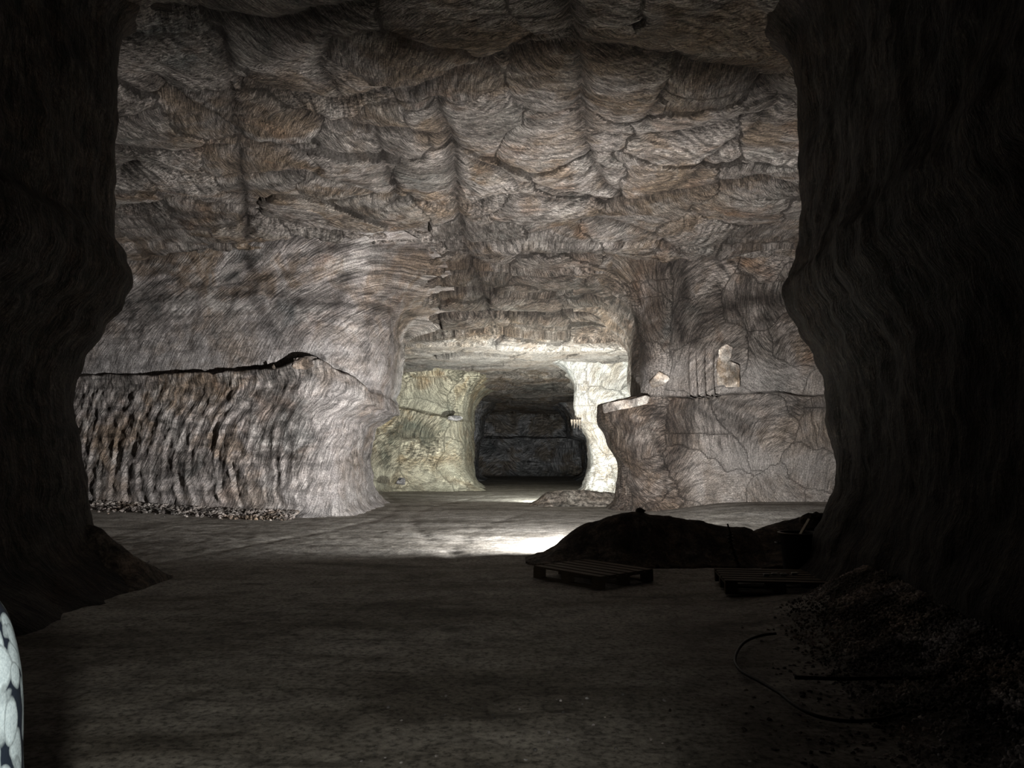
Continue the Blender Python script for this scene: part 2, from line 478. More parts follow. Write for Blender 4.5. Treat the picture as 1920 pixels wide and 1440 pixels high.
M = {}
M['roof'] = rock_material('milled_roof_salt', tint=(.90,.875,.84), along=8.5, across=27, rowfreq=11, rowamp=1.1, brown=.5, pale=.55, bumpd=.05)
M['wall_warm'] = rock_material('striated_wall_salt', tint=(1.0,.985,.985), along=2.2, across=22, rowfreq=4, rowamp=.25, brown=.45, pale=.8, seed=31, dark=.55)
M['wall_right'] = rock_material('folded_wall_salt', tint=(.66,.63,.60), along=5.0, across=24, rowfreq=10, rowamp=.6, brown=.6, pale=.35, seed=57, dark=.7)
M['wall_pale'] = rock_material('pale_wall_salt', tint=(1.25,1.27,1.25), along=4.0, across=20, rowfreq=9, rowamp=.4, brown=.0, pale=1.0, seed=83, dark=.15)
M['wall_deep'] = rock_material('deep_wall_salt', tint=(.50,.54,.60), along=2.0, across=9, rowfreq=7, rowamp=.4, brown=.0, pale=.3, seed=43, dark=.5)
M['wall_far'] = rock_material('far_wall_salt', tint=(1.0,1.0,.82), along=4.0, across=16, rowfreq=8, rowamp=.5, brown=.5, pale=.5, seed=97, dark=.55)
M['wall_near'] = rock_material('shaded_near_wall_salt', tint=(.105,.09,.08), along=3, across=12, rowfreq=4, rowamp=.3, brown=.6, pale=.25, seed=121, bumpd=.05)  # same salt with the foreground shade put into a very dark tint

def floor_material():
    s = NT('trampled_salt_floor')
    pos = s.n('ShaderNodeTexCoord').outputs['Object']
    m = s.n('ShaderNodeMapping'); s.l(pos, m.inputs[0]); m.inputs['Scale'].default_value = (.55, 1.5, 1)
    big = s.noise(m.outputs[0], .7, 5, .62, .4)
    fine = s.noise(pos, 22, 4, .7)
    mid = s.noise(pos, 3.5, 5, .65)
    col = s.ramp(big.outputs[0], [(.36, (.15,.138,.12)), (.48, (.27,.255,.23)), (.62, (.37,.355,.33))])
    sm = s.ramp(mid.outputs[0], [(.36, .62), (.5, 1.0), (.66, 1.18)])
    sf = s.ramp(fine.outputs[0], [(.36, .4), (.48, .95), (.66, 1.4)])
    col = s.mix(1, col, sm, 'MULTIPLY'); col = s.mix(1, col, sf, 'MULTIPLY')
    # damp dark smears along the drive
    m2 = s.n('ShaderNodeMapping'); s.l(pos, m2.inputs[0]); m2.inputs['Scale'].default_value = (.8, 3.2, 1)
    sm2 = s.ramp(s.noise(m2.outputs[0], 1.0, 5, .6, 1.2).outputs[0], [(.60, 0), (.68, 1)])
    col = s.mix(s.math('MULTIPLY', sm2, .65), col, (.06,.055,.05))
    h = s.math('ADD', s.math('MULTIPLY', fine.outputs[0], .5), s.math('MULTIPLY', mid.outputs[0], .9))
    return s.out(col, .85, .25, h, .45, .02)
M['floor'] = floor_material()

def prof(pts, Y, X0):
    """traced side profile -> [(z, dx)]"""
    out = []
    for px, py in pts:
        p = atY(px, py, Y); out.append((p[2], p[0]-X0))
    return sorted(out)

build_ceiling(); build_floor()

# near left: side profile traced, pillar from behind the camera to Y 10.2
NLY = 9.6
pl = prof([(216,60),(216,430),(240,475),(246,520),(228,560),(190,605),(150,670),(136,725),(148,820),(156,930),(170,1000),(200,1090)], NLY, 0)
keysL = [(z, quad(-15, x, -8, 10.3, 1.1)) for z, x in pl]
keysL = [(-.4, keysL[0][1])]+keysL+[(8.0, keysL[-1][1])]
def dispN(X, Y, Z, s, dd, nn):
    return .10*np.abs(perlin(s*1.1+.35*Z, Z*.12, 1.5))+.05*perlin(s*3.1, Z*.5, 1.5)+.05*fbm(X, Y, Z, 1.3, 3)
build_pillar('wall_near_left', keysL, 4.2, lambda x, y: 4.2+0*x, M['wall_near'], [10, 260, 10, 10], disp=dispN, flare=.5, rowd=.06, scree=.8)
NRY = 10.0
pr = prof([(1500,60),(1500,200),(1510,270),(1506,380),(1499,480),(1490,520),(1481,545),(1486,580),(1512,620),(1540,665),(1556,710),(1560,780),(1568,860),(1566,905),(1545,965),(1530,1010)], NRY, 0)
keysR = [(z, [(x-1.35, .3, 1.), (15, .3, 1.), (15, 10.7, 1.), (x, 10.7, 1.2)]) for z, x in pr]
keysR = [(-.4, keysR[0][1])]+keysR+[(8.0, keysR[-1][1])]
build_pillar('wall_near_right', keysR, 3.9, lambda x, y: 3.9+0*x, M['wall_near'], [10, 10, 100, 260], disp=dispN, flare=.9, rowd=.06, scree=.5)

# middle left pillar -------------------------------------------------
def corners(x1, r, y0=19.9, yb=26.3, xl=-16, yl=22.2, xb=None):
    return [(xl, yl, 1.), (x1-.42, y0, r), (x1-.5, yb, 1.2), (xl, yb, 1.)]
ML = [(-.4, corners(-3.75, 1.6, 19.8)), (.0, corners(-3.95, 1.6, 19.85)), (.8, corners(-4.2, 1.7, 20.0)), (1.6, corners(-4.3, 1.8, 20.0)), (2.5, corners(-4.15, 2.0, 19.9)),
      (3.1, corners(-3.6, 2.3, 19.75)), (3.5, corners(-3.3, 2.5, 19.7)), (3.86, corners(-3.35, 2.6, 19.75)), (3.98, corners(-3.45, 2.6, 20.15)), (4.6, corners(-3.3, 2.6, 20.1)), (6, corners(-3.2, 2.6, 20.1)), (8.0, corners(-3.2, 2.6, 20.1))]
lx = [-16.5, -12.0, -10.8, -9.2, -7.7, -6.4, -5.75, -5.3, -4.4, -3.5, -3.0]
lz = [3.95, 3.92, 3.90, 3.93, 3.98, 4.02, 4.22, 4.22, 3.75, 3.15, 3.0]
def zlML(x, y): return np.interp(x, lx, lz)+.07*perlin(x*2.2, y*2.2, 1.)+.03*perlin(x*7, y*7, 2.)
def dispML(X, Y, Z, s, dd, nn):
    low = 1-sstep(-.25, .0, dd)
    q = (s-.22*(Z-1.5)-.07*(Z-1.5)**2+.5*perlin(X*.5, Y*.5, Z*.4)+.12*perlin(X*2, Y*2, Z*.8))/.40
    fr = q % 1.0; saw = np.where(fr < .78, fr/.78, (1-fr)/.22)
    h = low*.12*(saw-.5)*sstep(.05, .6, Z)*(1-.5*sstep(2.2, 3.6, Z))*(.35+.9*np.abs(perlin(s*.9, .3, 2.2))*2)*(1-sstep(-5.2, -4.2, X)*.7)
    h = h+low*.10*fbm(X, Y, Z, 1.7, 3)+low*sstep(-5.5, -8.5, X)*.07*(np.abs(fbm(s*.8, Z*.5, 0*s, 2.6, 3))-.2)+(1-low)*.03*perlin(s*2.6, Z*.35, 1.1)
    # cavity above lip
    cav = np.exp(-((X+6.0)/1.0)**2)
    jag = .7+1.3*perlin(X*3, Y*3, 1.7)
    h = h-(.12+.5*cav)*np.exp(-(np.clip(dd-.02, 0, 9)/(.06+.13*cav*(1+.9*perlin(X*5, Y*5, 3.3))))**2)*(dd > 0)*(nn[...,1] < -.3)*jag
    return h
build_pillar('wall_middle_left', ML, 3.92, zlML, M['wall_warm'], [300, 70, 20, 10], na=60, flare=1.25, rowd=.04, disp=dispML, lean=1.1, stain=lambda X, Y, Z, dd: .8*sstep(-4.3, -3.5, X)*sstep(.3, 1.6, dd)*sstep(19.8, 20.6, Y), dust_lamplight=lambda X, Y, Z, dd: np.where(dd > 0, .95*np.exp(-(dd/1.5)**2), .5*sstep(-6.0, -5.0, X)+.5*(1-sstep(.3, 1.6, Z))))

# middle right pillar ------------------------------------------------
def cr_(x0, y0, r, xb=4.1, yb=26.5):
    return [(x0, y0, r), (16, y0+.6, 1.), (16, yb, 1.), (xb, yb, .8)]
MR = [(-.4, cr_(2.9, 21.3, 2.2, 3.3, 24.6)), (.3, cr_(3.05, 21.4, 2.2, 3.3, 24.6)), (1.2, cr_(3.15, 21.4, 2.2, 3.35, 24.6)), (2.2, cr_(2.95, 21.2, 2.2, 3.0, 24.6)), (2.9, cr_(2.6, 21.05, 2.4, 2.8, 24.6)), (3.18, cr_(2.6, 20.98, 2.4, 2.75, 24.6)),
      (3.30, cr_(3.72, 21.14, .7, 4.2, 26.5)), (4.6, cr_(3.76, 21.15, .9)), (8, cr_(3.7, 21.2, 1.3))]
def zlMR(x, y): return 3.25+.05*np.sin(x*2)+0*y+.12*sstep(4, 6, x)
def dispMR(X, Y, Z, s, dd, nn):
    low = 1-sstep(-.15, .0, dd)
    h = .05*fbm(X, Y, Z, 1.4, 3)+low*.10*perlin(X*.8, Y*.8, Z*1.0)
    slot = np.exp(-((X-5.15)/.05)**2)+np.exp(-((X-5.35)/.03)**2)+np.exp(-((X-5.6)/.04)**2)+np.exp(-((X-5.85)/.04)**2)
    h = h-.17*slot*(1-low)*(1-sstep(1.2, 1.9, dd))*(nn[...,1] < -.3)
    q = np.hypot(X-6.6, (Z-3.9)*1.1)
    h = h+.03*low*np.sin(q*2*np.pi/.33)*(1-sstep(1.0, 2.2, q))
    return h
build_pillar('wall_middle_right', MR, 3.24, zlMR, M['wall_right'], [260, 10, 20, 90], na=60, flare=1.3, rowd=.04, disp=dispMR, flow=1.7, seed=2, stain=lambda X, Y, Z, dd: np.where(dd < 0, .95*(1-sstep(4.9, 5.4, X))+.55*sstep(-.9, -.1, dd+.3*perlin(X, Y, Z)), .9*(1-sstep(4.0, 4.6, X))+.45*sstep(1.0, 2.2, dd)), dust_lamplight=lambda X, Y, Z, dd: np.where(dd > 0, .9*(1-sstep(.7, 1.5, dd)), (.85*(1-sstep(1.2, 2.3, Z+.5*perlin(X*.8, Y, Z)))+.35)*sstep(4.6, 5.6, X)))

# third pair ---------------------------------------------------------
def c3(x1, y0, r, xb=-2.0):
    return [(-16, y0+.4, 1.), (x1, y0, r), (xb, 42, 1.), (-16, 42, 1.)]
FL = [(-.4, c3(-1.5, 34.4, 1.2)), (.2, c3(-1.9, 34.6, 1.4)), (1.2, c3(-2.3, 34.8, 1.6)), (2.3, c3(-2.35, 34.7, 1.6)), (3.2, c3(-2.3, 34.4, 1.4)), (3.4, c3(-2.35, 34.8, 1.4)), (6.5, c3(-2.2, 34.8, 1.8))]
def dispF(X, Y, Z, s, dd, nn):
    return .12*fbm(X, Y, Z, .9, 3)+.03*perlin(s*3, Z*.5, 2.)
build_pillar('wall_far_left', FL, 3.3, lambda x, y: 3.3+.22*np.clip((-x-2.6), 0, 3), M['wall_far'], [160, 90, 10, 10], na=40, flare=1.3, rowd=.06, disp=dispF, flow=2.0, top=5.9, scree=.6, seed=4, dust_lamplight=lambda X, Y, Z, dd: np.where(dd > 0, .8*(1-sstep(.8, 1.8, dd)), .8*(1-sstep(.8, 1.5, Z))+.5*sstep(-3.6, -2.8, X)))
def c4(x0, y0, r, xb=4.2):
    return [(x0, y0, r), (16, y0+.3, 1.), (16, 42, 1.), (xb, 42, 1.)]
FR = [(-.4, c4(2.9, 32.2, .8)), (.3, c4(3.1, 32.3, .8)), (1.2, c4(3.45, 32.4, .9)), (2.2, c4(3.3, 32.3, .9)), (2.95, c4(2.95, 32.2, .8)), (3.08, c4(2.62, 32.0, .5)), (4.5, c4(2.6, 32.0, .5)), (6.5, c4(2.3, 32.0, .8))]
build_pillar('wall_far_right', FR, 3.0, lambda x, y: 3.0+0*x, M['wall_pale'], [160, 10, 10, 90], na=40, flare=.9, rowd=.05, disp=dispF, flow=1.5, top=5.9, scree=.3, seed=6, dust_lamplight=lambda X, Y, Z, dd: .6+0*X)
# fourth pair and the back wall --------------------------------------
def c5(x1, y0, r): return [(-16, y0, 1.), (x1, y0, r), (x1, 55, 1.), (-16, 55, 1.)]
BL = [(-.4, c5(-1.9, 48, .8)), (.6, c5(-2.4, 48, .8)), (2.6, c5(-2.3, 48, .8)), (3.0, c5(-2.05, 48, .8)), (6.5, c5(-1.9, 48, 1.))]
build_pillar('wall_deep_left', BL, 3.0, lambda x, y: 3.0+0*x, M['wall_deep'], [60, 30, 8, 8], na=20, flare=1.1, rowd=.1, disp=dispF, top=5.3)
def c6(x0, y0, r): return [(x0, y0, r), (16, y0, 1.), (16, 55, 1.), (x0, 55, 1.)]
BR = [(-.4, c6(4.3, 48, .8)), (.6, c6(5.0, 48, .8)), (2.6, c6(4.8, 48, .8)), (3.0, c6(3.9, 48, .8)), (6.5, c6(3.7, 48, 1.))]
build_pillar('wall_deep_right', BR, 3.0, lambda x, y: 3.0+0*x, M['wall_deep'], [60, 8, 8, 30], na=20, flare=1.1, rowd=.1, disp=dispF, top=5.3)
BK = [(-.4, [(-16, 60.6, 1), (16, 60.6, 1), (16, 65, 1), (-16, 65, 1)]), (1.1, [(-16, 60.4, 1), (16, 60.4, 1), (16, 65, 1), (-16, 65, 1)]), (1.2, [(-16, 60.9, 1), (16, 60.9, 1), (16, 65, 1), (-16, 65, 1)]), (3.0, [(-16, 60.3, 1), (16, 60.3, 1), (16, 65, 1), (-16, 65, 1)]), (3.2, [(-16, 61.2, 1), (16, 61.2, 1), (16, 65, 1), (-16, 65, 1)]), (6.5, [(-16, 61.2, 1), (16, 61.2, 1), (16, 65, 1), (-16, 65, 1)])]
build_pillar('wall_back', BK, 3.1, lambda x, y: 3.1+0*x, M['wall_deep'], [120, 8, 8, 8], na=6, flare=1.4, rowd=.1, disp=dispF, top=5.3, flow=2.)
#@@O1
# ------------------------------------------------------------------ loose things
def plain(name, col, rough=.6, spec=.3, nscale=20, amp=.35, bump=.004, **kw):
    s = NT(name); pos = s.n('ShaderNodeTexCoord').outputs['Object']
    n = s.noise(pos, nscale, 4, .6)
    r = s.ramp(n.outputs[0], [(.3, 1-amp), (.7, 1+amp*.5)])
    c = s.mix(1, col, r, 'MULTIPLY')
    return s.out(c, rough, spec, n.outputs[0], .6, bump, **kw)
def wood(name, c1, c2):
    s = NT(name); pos = s.n('ShaderNodeTexCoord').outputs['Generated']
    m = s.n('ShaderNodeMapping'); s.l(pos, m.inputs[0]); m.inputs['Scale'].default_value = (2, 26, 26)
    n = s.noise(m.outputs[0], 1, 5, .6, .4)
    c = s.ramp(n.outputs[0], [(.3, c1), (.65, c2)])
    return s.out(c, .75, .2, n.outputs[0], .5, .004)
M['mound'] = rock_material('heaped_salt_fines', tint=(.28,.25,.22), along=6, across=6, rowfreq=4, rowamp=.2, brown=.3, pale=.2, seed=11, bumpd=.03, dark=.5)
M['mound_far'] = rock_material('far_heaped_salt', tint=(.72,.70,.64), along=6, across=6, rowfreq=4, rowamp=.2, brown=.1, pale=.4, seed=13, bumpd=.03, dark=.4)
M['chunk'] = rock_material('broken_salt', tint=(1.0,.97,.95), along=6, across=6, rowfreq=4, rowamp=.2, brown=.2, pale=.9, seed=17, dark=.3)
M['chunk_dark'] = rock_material('dusty_broken_salt', tint=(1.2,1.25,1.35), along=6, across=6, rowfreq=4, rowamp=.2, brown=.0, pale=.5, seed=19, dark=.5)
M['slab'] = rock_material('fresh_slab_salt', tint=(1.0,.97,.92), along=3, across=9, rowfreq=3, rowamp=.2, brown=.05, pale=1., seed=23, dark=.15, bumpd=.012)
M['wood'] = wood('weathered_pallet_wood', (.05,.038,.027), (.13,.10,.07))
M['wood_pale'] = wood('pale_plank_wood', (.40,.34,.26), (.62,.56,.46))
M['black'] = plain('black_plastic', (.018,.018,.02), .45, .4)
M['rubber'] = plain('black_rubber', (.012,.012,.012), .6, .3)
M['steel'] = plain('rusty_steel', (.10,.07,.05), .55, .5, Metallic=.6)
M['yellow'] = plain('yellow_lamp_paint', (.55,.36,.03), .5, .4)
M['bottle'] = plain('cloudy_plastic', (.75,.75,.76), .2, .6)

def mound(name, crest, Y, wf, wb, mat, label, xr, st=.03, taper=0, cat='salt mound'):
    pts = [atY(px, py, Y) for px, py in crest]
    cx = [p[0] for p in pts]; cz = [p[2] for p in pts]
    xs = np.arange(xr[0], xr[1]+st, st); ys = np.arange(Y-wf*1.15, Y+wb*1.15+st, st)
    X, Yg = np.meshgrid(xs, ys)
    H = np.interp(X, cx, cz, left=-.1, right=cz[-1])
    if taper: H = H*(1-sstep(xr[1]-taper, xr[1], X))-.1*sstep(xr[1]-taper*.3, xr[1], X)
    yw = Y + .12*perlin(X*.9, 0*X, 4.4)
    d = Yg-yw
    t = np.where(d < 0, -d/wf, d/wb)
    g = 1-sstep(0, 1, np.clip(t, 0, 1)**.85) 
    Hn = H*g + np.where(H > .05, .05, 0)*fbm(X, Yg, 0*X, 2.2, 4)*1.2 + .018*np.clip(perlin(X*9, Yg*9, 1.), 0, 1)
    Hn = Hn - .16*sstep(.80, 1.1, t)
    Hn = np.where(H*g < .02, Hn-.06, Hn)
    Z = Hn + floor_h(X, Yg)*(1-g)
    V = np.stack([X, Yg, Z], -1).reshape(-1, 3)
    o = link_mesh(name, V, grid_faces(len(ys), len(xs)), mat, uv=V[:, :2])
    return tag(o, label, cat)

MC = [(985,1046),(1000,1041),(1020,1034),(1040,1020),(1062,1003),(1085,987),(1100,979),(1120,973),(1140,967),(1150,964),(1170,962),(1190,959),(1200,956),(1212,960),(1235,966),(1262,970),(1290,975),(1318,977),(1345,985),(1380,990),(1420,991),(1440,988)]
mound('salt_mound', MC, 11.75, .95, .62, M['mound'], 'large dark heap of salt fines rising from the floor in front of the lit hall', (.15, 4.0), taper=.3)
MC3 = [(1375,1045),(1392,1015),(1410,996),(1430,989),(1450,983),(1480,975),(1510,967),(1540,962),(1580,960),(1620,958)]
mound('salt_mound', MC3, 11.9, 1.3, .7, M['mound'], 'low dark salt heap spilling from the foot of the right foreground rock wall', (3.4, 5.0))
MC2 = [(975,950),(995,944),(1008,936),(1018,927),(1028,922),(1055,919),(1075,917),(1100,919),(1130,921),(1150,924),(1165,930),(1180,940)]
mound('salt_mound', MC2, 25.0, 1.0, .45, M['mound_far'], 'small grey salt heap further back between the pillars below the brightest wall', (.3, 4.0), st=.05)
# spill at the foot of the left foreground wall
MC4 = [(120,985),(165,985),(190,992),(215,1012),(240,1030),(258,1048),(280,1066),(298,1086),(312,1112)]
mound('salt_mound', MC4, 9.6, .9, .8, M['mound'], 'sloping dark salt spill against the foot of the left foreground rock wall', (-6.4, -4.2))

def chunk_verts(r, seed, sub=2, flat=(1,1,1), cuts=5):
    rs = random.Random(seed)
    bm = bmesh.new(); bmesh.ops.create_icosphere(bm, subdivisions=sub, radius=1)
    pl = []
    for _ in range(cuts):
        v = Vector((rs.gauss(0,1), rs.gauss(0,1), rs.gauss(0,1))).normalized(); pl.append((v, rs.uniform(.45,.8)))
    for v in bm.verts:
        c = v.co.copy()
        for n, d in pl:
            k = c.dot(n)
            if k > d: c -= n*(k-d)
        k = 1+.10*rs.uniform(-1, 1)
        v.co = Vector((c.x*flat[0], c.y*flat[1], c.z*flat[2]))*r*k
    return bm
def stone(loc, r, seed, flat, mat, label, cat='stone', group=None, name='salt_stone', rot=(0,0,0), sub=3):
    bm = chunk_verts(r, seed, sub, flat)
    o = bm_obj(name, bm, mat, smooth=False); o.location = loc; o.rotation_euler = rot
    return tag(o, label, cat, group)

def rubble(name, pts, rad, mat, label, seed=1):
    rs = random.Random(seed)
    protos = []
    for k in range(6):
        b = chunk_verts(1, 100+seed*10+k, 1, (1, .85, .7)); 
        b.verts.ensure_lookup_table()
        protos.append((np.array([v.co[:] for v in b.verts]), np.array([[v.index for v in f.verts] for f in b.faces]))); b.free()
    Vs, Fs, n = [], [], 0
    for p in pts:
        V, Fc = protos[rs.randrange(6)]
        r = rad*(.35+1.1*rs.random()**3)
        a, b2 = rs.uniform(0, 6.28), rs.uniform(0, 6.28)
        R = np.array(Matrix.Rotation(a, 3, 'Z') @ Matrix.Rotation(b2, 3, 'X'))
        Vs.append((V*r)@R.T+np.array([p[0], p[1], p[2]+r*.35])); Fs.append(Fc+n); n += len(V)
    o = link_mesh(name, np.concatenate(Vs), np.concatenate(Fs), mat, smooth=False)
    return tag(o, label, 'rubble', kind='stuff')
rs = random.Random(5)
P_ = []
for _ in range(4200):
    x = rs.uniform(-11.5, -5.6); t = (x+16)/12.5
    y = 22.2+(19.8-22.2)*t - .35 - abs(rs.gauss(0, .45))
    P_.append((x, y, float(floor_h(x, y))+.12*max(0, 1-abs(y-(22.2-2.4*t-.4))/.5)))
rubble('salt_rubble', P_, .055, M['chunk'], 'pale broken salt rubble strewn along the foot of the lit left wall', 2)
P_ = []
for _ in range(20000):
    y = 2.6+rs.random()**.8*5.2; xw = 2.45+.13*y
    x = xw+.15-abs(rs.gauss(0, .85))*(1.3-.12*y); 
    P_.append((x, y, float(floor_h(x, y))+.25*max(0, 1-(xw-x)/.9)-.01))
rubble('salt_rubble', P_, .017, M['chunk_dark'], 'dark loose salt rubble along the foot of the right foreground wall', 3)
P_ = []
for _ in range(260):
    y = rs.uniform(3.0, 5.2); x = rs.uniform(-.9, 1.9)
    P_.append((x, y, float(floor_h(x, y))-.004))
rubble('salt_crumbs', P_, .014, M['chunk_dark'], 'small dark salt crumbs scattered over the near floor', 4)

# slabs and stones on the ledges
from mathutils.bvhtree import BVHTree
_bv = {}
def hit(px, py, wall):
    if wall not in _bv:
        me = bpy.data.objects[wall].data; n = len(me.vertices); co = np.empty(n*3, np.float32); me.vertices.foreach_get('co', co)
        _bv[wall] = BVHTree.FromPolygons(co.reshape(-1, 3).tolist(), [list(p.vertices) for p in me.polygons])
    loc = _bv[wall].ray_cast(Vector((0, 0, CH)), Vector(ray(px, py)))[0]
    return loc.y if loc else 21.
def prism(name, poly, Y, th, mat, label, cat='rock slab', dY=None, sub=0, group=None):
    """a slab whose front outline is given; built with real thickness and roughened"""
    bm = bmesh.new()
    fr = []
    for k, (px, py) in enumerate(poly):
        y = Y if dY is None else Y+dY[k]
        fr.append(bm.verts.new(atY(px, py, y)))
    f = bm.faces.new(fr)
    r = bmesh.ops.extrude_face_region(bm, geom=[f])
    for v in [g for g in r['geom'] if isinstance(g, bmesh.types.BMVert)]: v.co += Vector((0, th, .03))
    bmesh.ops.recalc_face_normals(bm, faces=bm.faces)
    bmesh.ops.bevel(bm, geom=list(bm.edges), offset=.025, segments=1, affect='EDGES')
    bmesh.ops.triangulate(bm, faces=bm.faces)
    bmesh.ops.subdivide_edges(bm, edges=bm.edges, cuts=4, use_grid_fill=True)
    for v in bm.verts:
        n = float(perlin(v.co.x*3.1, v.co.y*3.1, v.co.z*3.1))*.05+float(perlin(v.co.x*9, v.co.y*9, v.co.z*9))*.02
        v.co += Vector((n, n, n*.7))
    o = bm_obj(name, bm, mat, smooth=False)
    return tag(o, label, cat, group)
WR = 'wall_middle_right'; WL = 'wall_middle_left'
def seam(wall, lines, w, amt):
    """clay seams traced over a wall surface"""
    hit(960, 700, wall)
    me = bpy.data.objects[wall].data; n = len(me.vertices); co = np.empty(n*3, np.float32); me.vertices.foreach_get('co', co); co = co.reshape(-1, 3).astype(float)
    q = co + .12*np.stack([perlin(co[:,0]*2, co[:,1]*2, co[:,2]*2+k*9) for k in range(3)], -1)
    cur = np.empty(n, np.float32); me.attributes['crease'].data.foreach_get('value', cur)
    for ln in lines:
        P3 = []
        for px, py in ln:
            h_ = _bv[wall].ray_cast(Vector((0, 0, CH)), Vector(ray(px, py)))[0]
            if h_: P3.append(np.array(h_))
        for a, b in zip(P3[:-1], P3[1:]):
            if abs(a[1]-b[1]) > 3: continue
            t = np.clip(((q-a)@(b-a))/((b-a)@(b-a)+1e-9), 0, 1)[:, None]
            d = np.linalg.norm(q-a-t*(b-a), axis=1)
            cur = np.maximum(cur, amt*np.exp(-(d/w)**2))
    me.attributes['crease'].data.foreach_set('value', cur.astype(np.float32))
seam(WR, [[(1280,470),(1290,540),(1270,600),(1285,640)],[(1300,640),(1330,590),(1400,562),(1500,558)],[(1290,755),(1292,800),(1270,850),(1240,880)],[(1225,775),(1270,800),(1290,830)],
          [(1300,765),(1380,800),(1405,810),(1470,770),(1560,755)],[(1340,752),(1365,778),(1410,800)],[(1240,500),(1300,482),(1400,470),(1490,430)],[(1165,575),(1195,610),(1208,660),(1211,715)]], .24, .95)
seam(WR, [[(1300,752),(1400,756),(1560,752)],[(1380,752),(1400,775),(1430,790)],[(1350,560),(1350,500),(1380,490),(1400,520),(1400,560)],[(1400,640),(1420,600),(1500,590),(1530,640)],[(1180,790),(1185,850),(1190,930)],[(1215,790),(1240,850),(1250,930)]], .10, .85)
seam(WL, [[(455,445),(470,500),(480,560),(520,640)],[(690,720),(685,640),(700,580),(740,545)],[(230,448),(330,440),(440,446),(560,446),(650,475)],[(650,520),(622,600),(612,650)],[(280,520),(330,470),(380,450)]], .2, .8)
seam(WL, [[(540,770),(548,840),(530,955)],[(610,800),(600,830),(590,870)],[(330,760),(350,800),(345,880)],[(420,600),(440,560),(470,540),(560,560)]], .08, .8)
lip = [(1130,758),(1150,753),(1186,748),(1212,741),(1219,744),(1214,757),(1180,765),(1160,768),(1134,775)]
prism('salt_slab', lip, 0, .4, M['slab'], 'long pale salt slab capping the ledge beside the brightest wall', dY=[min(hit(px, max(py, 762), WR), 23.6)-.15 for px, py in lip])
def onwall(poly, out): return [hit(px, py, WR)-out for px, py in poly]
pg = [(1218,716),(1236,696),(1252,703),(1257,710),(1245,722),(1225,727)]
y0 = min(hit(px, py, WR) for px, py in pg)
prism('salt_slab', pg, y0-.05, .5, M['slab'], 'wedge shaped pale salt slab cracked loose above the right ledge')
pg = [(1346,722),(1344,690),(1348,655),(1362,644),(1374,652),(1373,668),(1366,680),(1362,725)]
prism('salt_slab', pg, 0, .4, M['slab'], 'tall pale salt slab standing proud on the upper right wall', dY=onwall(pg, .05))
pg = [(1362,726),(1362,684),(1370,676),(1387,684),(1388,726)]
prism('salt_slab', pg, 0, .4, M['slab'], 'short pale salt block right beside the tall slab on the upper right wall', dY=onwall(pg, .09))
yy = hit(572, 700, WL); c = atY(572, 680, yy+.12); stone(c, .34, 5, (1.35,.6,.62), M['chunk'], 'jagged grey salt stone wedged in the deep crack of the left wall', sub=3)
yy = hit(603, 705, WL); c = atY(603, 690, yy+.10); stone(c, .17, 9, (1.3,.7,.7), M['chunk'], 'smaller grey salt stone at the right end of the left wall crack', sub=3)
c = atY(513, 688, hit(513, 697, WL)+.03); stone(c, .07, 12, (.8,.8,1.1), M['slab'], 'tiny white salt stone sitting in the left wall crack', sub=2)
c = atY(1202, 957, 11.7); stone(c, .07, 15, (1.3,1,.7), M['mound'], 'small dark stone on the very top of the large salt heap', sub=2)
c = atY(752, 908, 33.6); stone((c[0], c[1], .45), .22, 17, (1.2,.8,.9), M['chunk_dark'], 'dark salt stone low on the yellowish far left wall')
c = atY(853, 784, 34.3); stone(c, .22, 18, (1.6,.8,.6), M['chunk_dark'], 'dark flat stone at the end of the crack in the far left wall')

# salt icicles

for k, (px, ln) in enumerate([(1072,.16),(1077,.27),(1082,.22),(1087,.30)]):
    p = atY(px, 792, 31.9)
    bm = bmesh.new(); tube_bm(bm, [(0,0,.12),(0,0,.02),(.008,0,-ln*.4),(0,.008,-ln*.8),(0,0,-ln)], [.055,.045,.03,.018,.004], 8)
    o = bm_obj('salt_icicle', bm, M['slab'], smooth=True); o.location = p
    tag(o, ['leftmost stubby salt icicle under the bright ledge','second salt icicle from the left under the bright ledge','third salt icicle from the left under the bright ledge','rightmost and longest salt icicle under the bright ledge'][k], 'icicle', 'salt icicles under the bright ledge')

# wooden pallets
def pallet(loc, rz, label, L=1.2, W=1.0):
    r = empty('wooden_pallet', loc, rz); tag(r, label, 'pallet')
    def b(name, c, s):
        bm = bmesh.new(); add_box(bm, c, s, bev=.003); bm_obj(name, bm, M['wood'], r)
    for x in (-L/2+.07, 0, L/2-.07):
        for y in (-W/2+.05, 0, W/2-.05):
            b('block', (x, y, .022+.045), (.14, .10, .09))
    for y in (-W/2+.05, 0, W/2-.05): b('bottom_board', (0, y, .011), (L, .10, .022))
    for x in (-L/2+.07, 0, L/2-.07): b('cross_board', (x, 0, .112+.011), (.14, W, .022))
    for k in range(6): b('deck_board', (0, -W/2+.07+k*(W-.14)/5, .134+.011), (L, .12+(.01 if k%2 else 0), .022))
    return r
pc = (1.05, 9.93)
pallet((pc[0], pc[1], float(floor_h(*pc))+.0), math.radians(-50), 'low wooden pallet lying on the dark floor in front of the large salt heap')
pc = (3.1, 9.12)
pallet((pc[0], pc[1], float(floor_h(*pc))+.0), math.radians(-8), 'dim wooden pallet near the right wall with pale bottles on it')
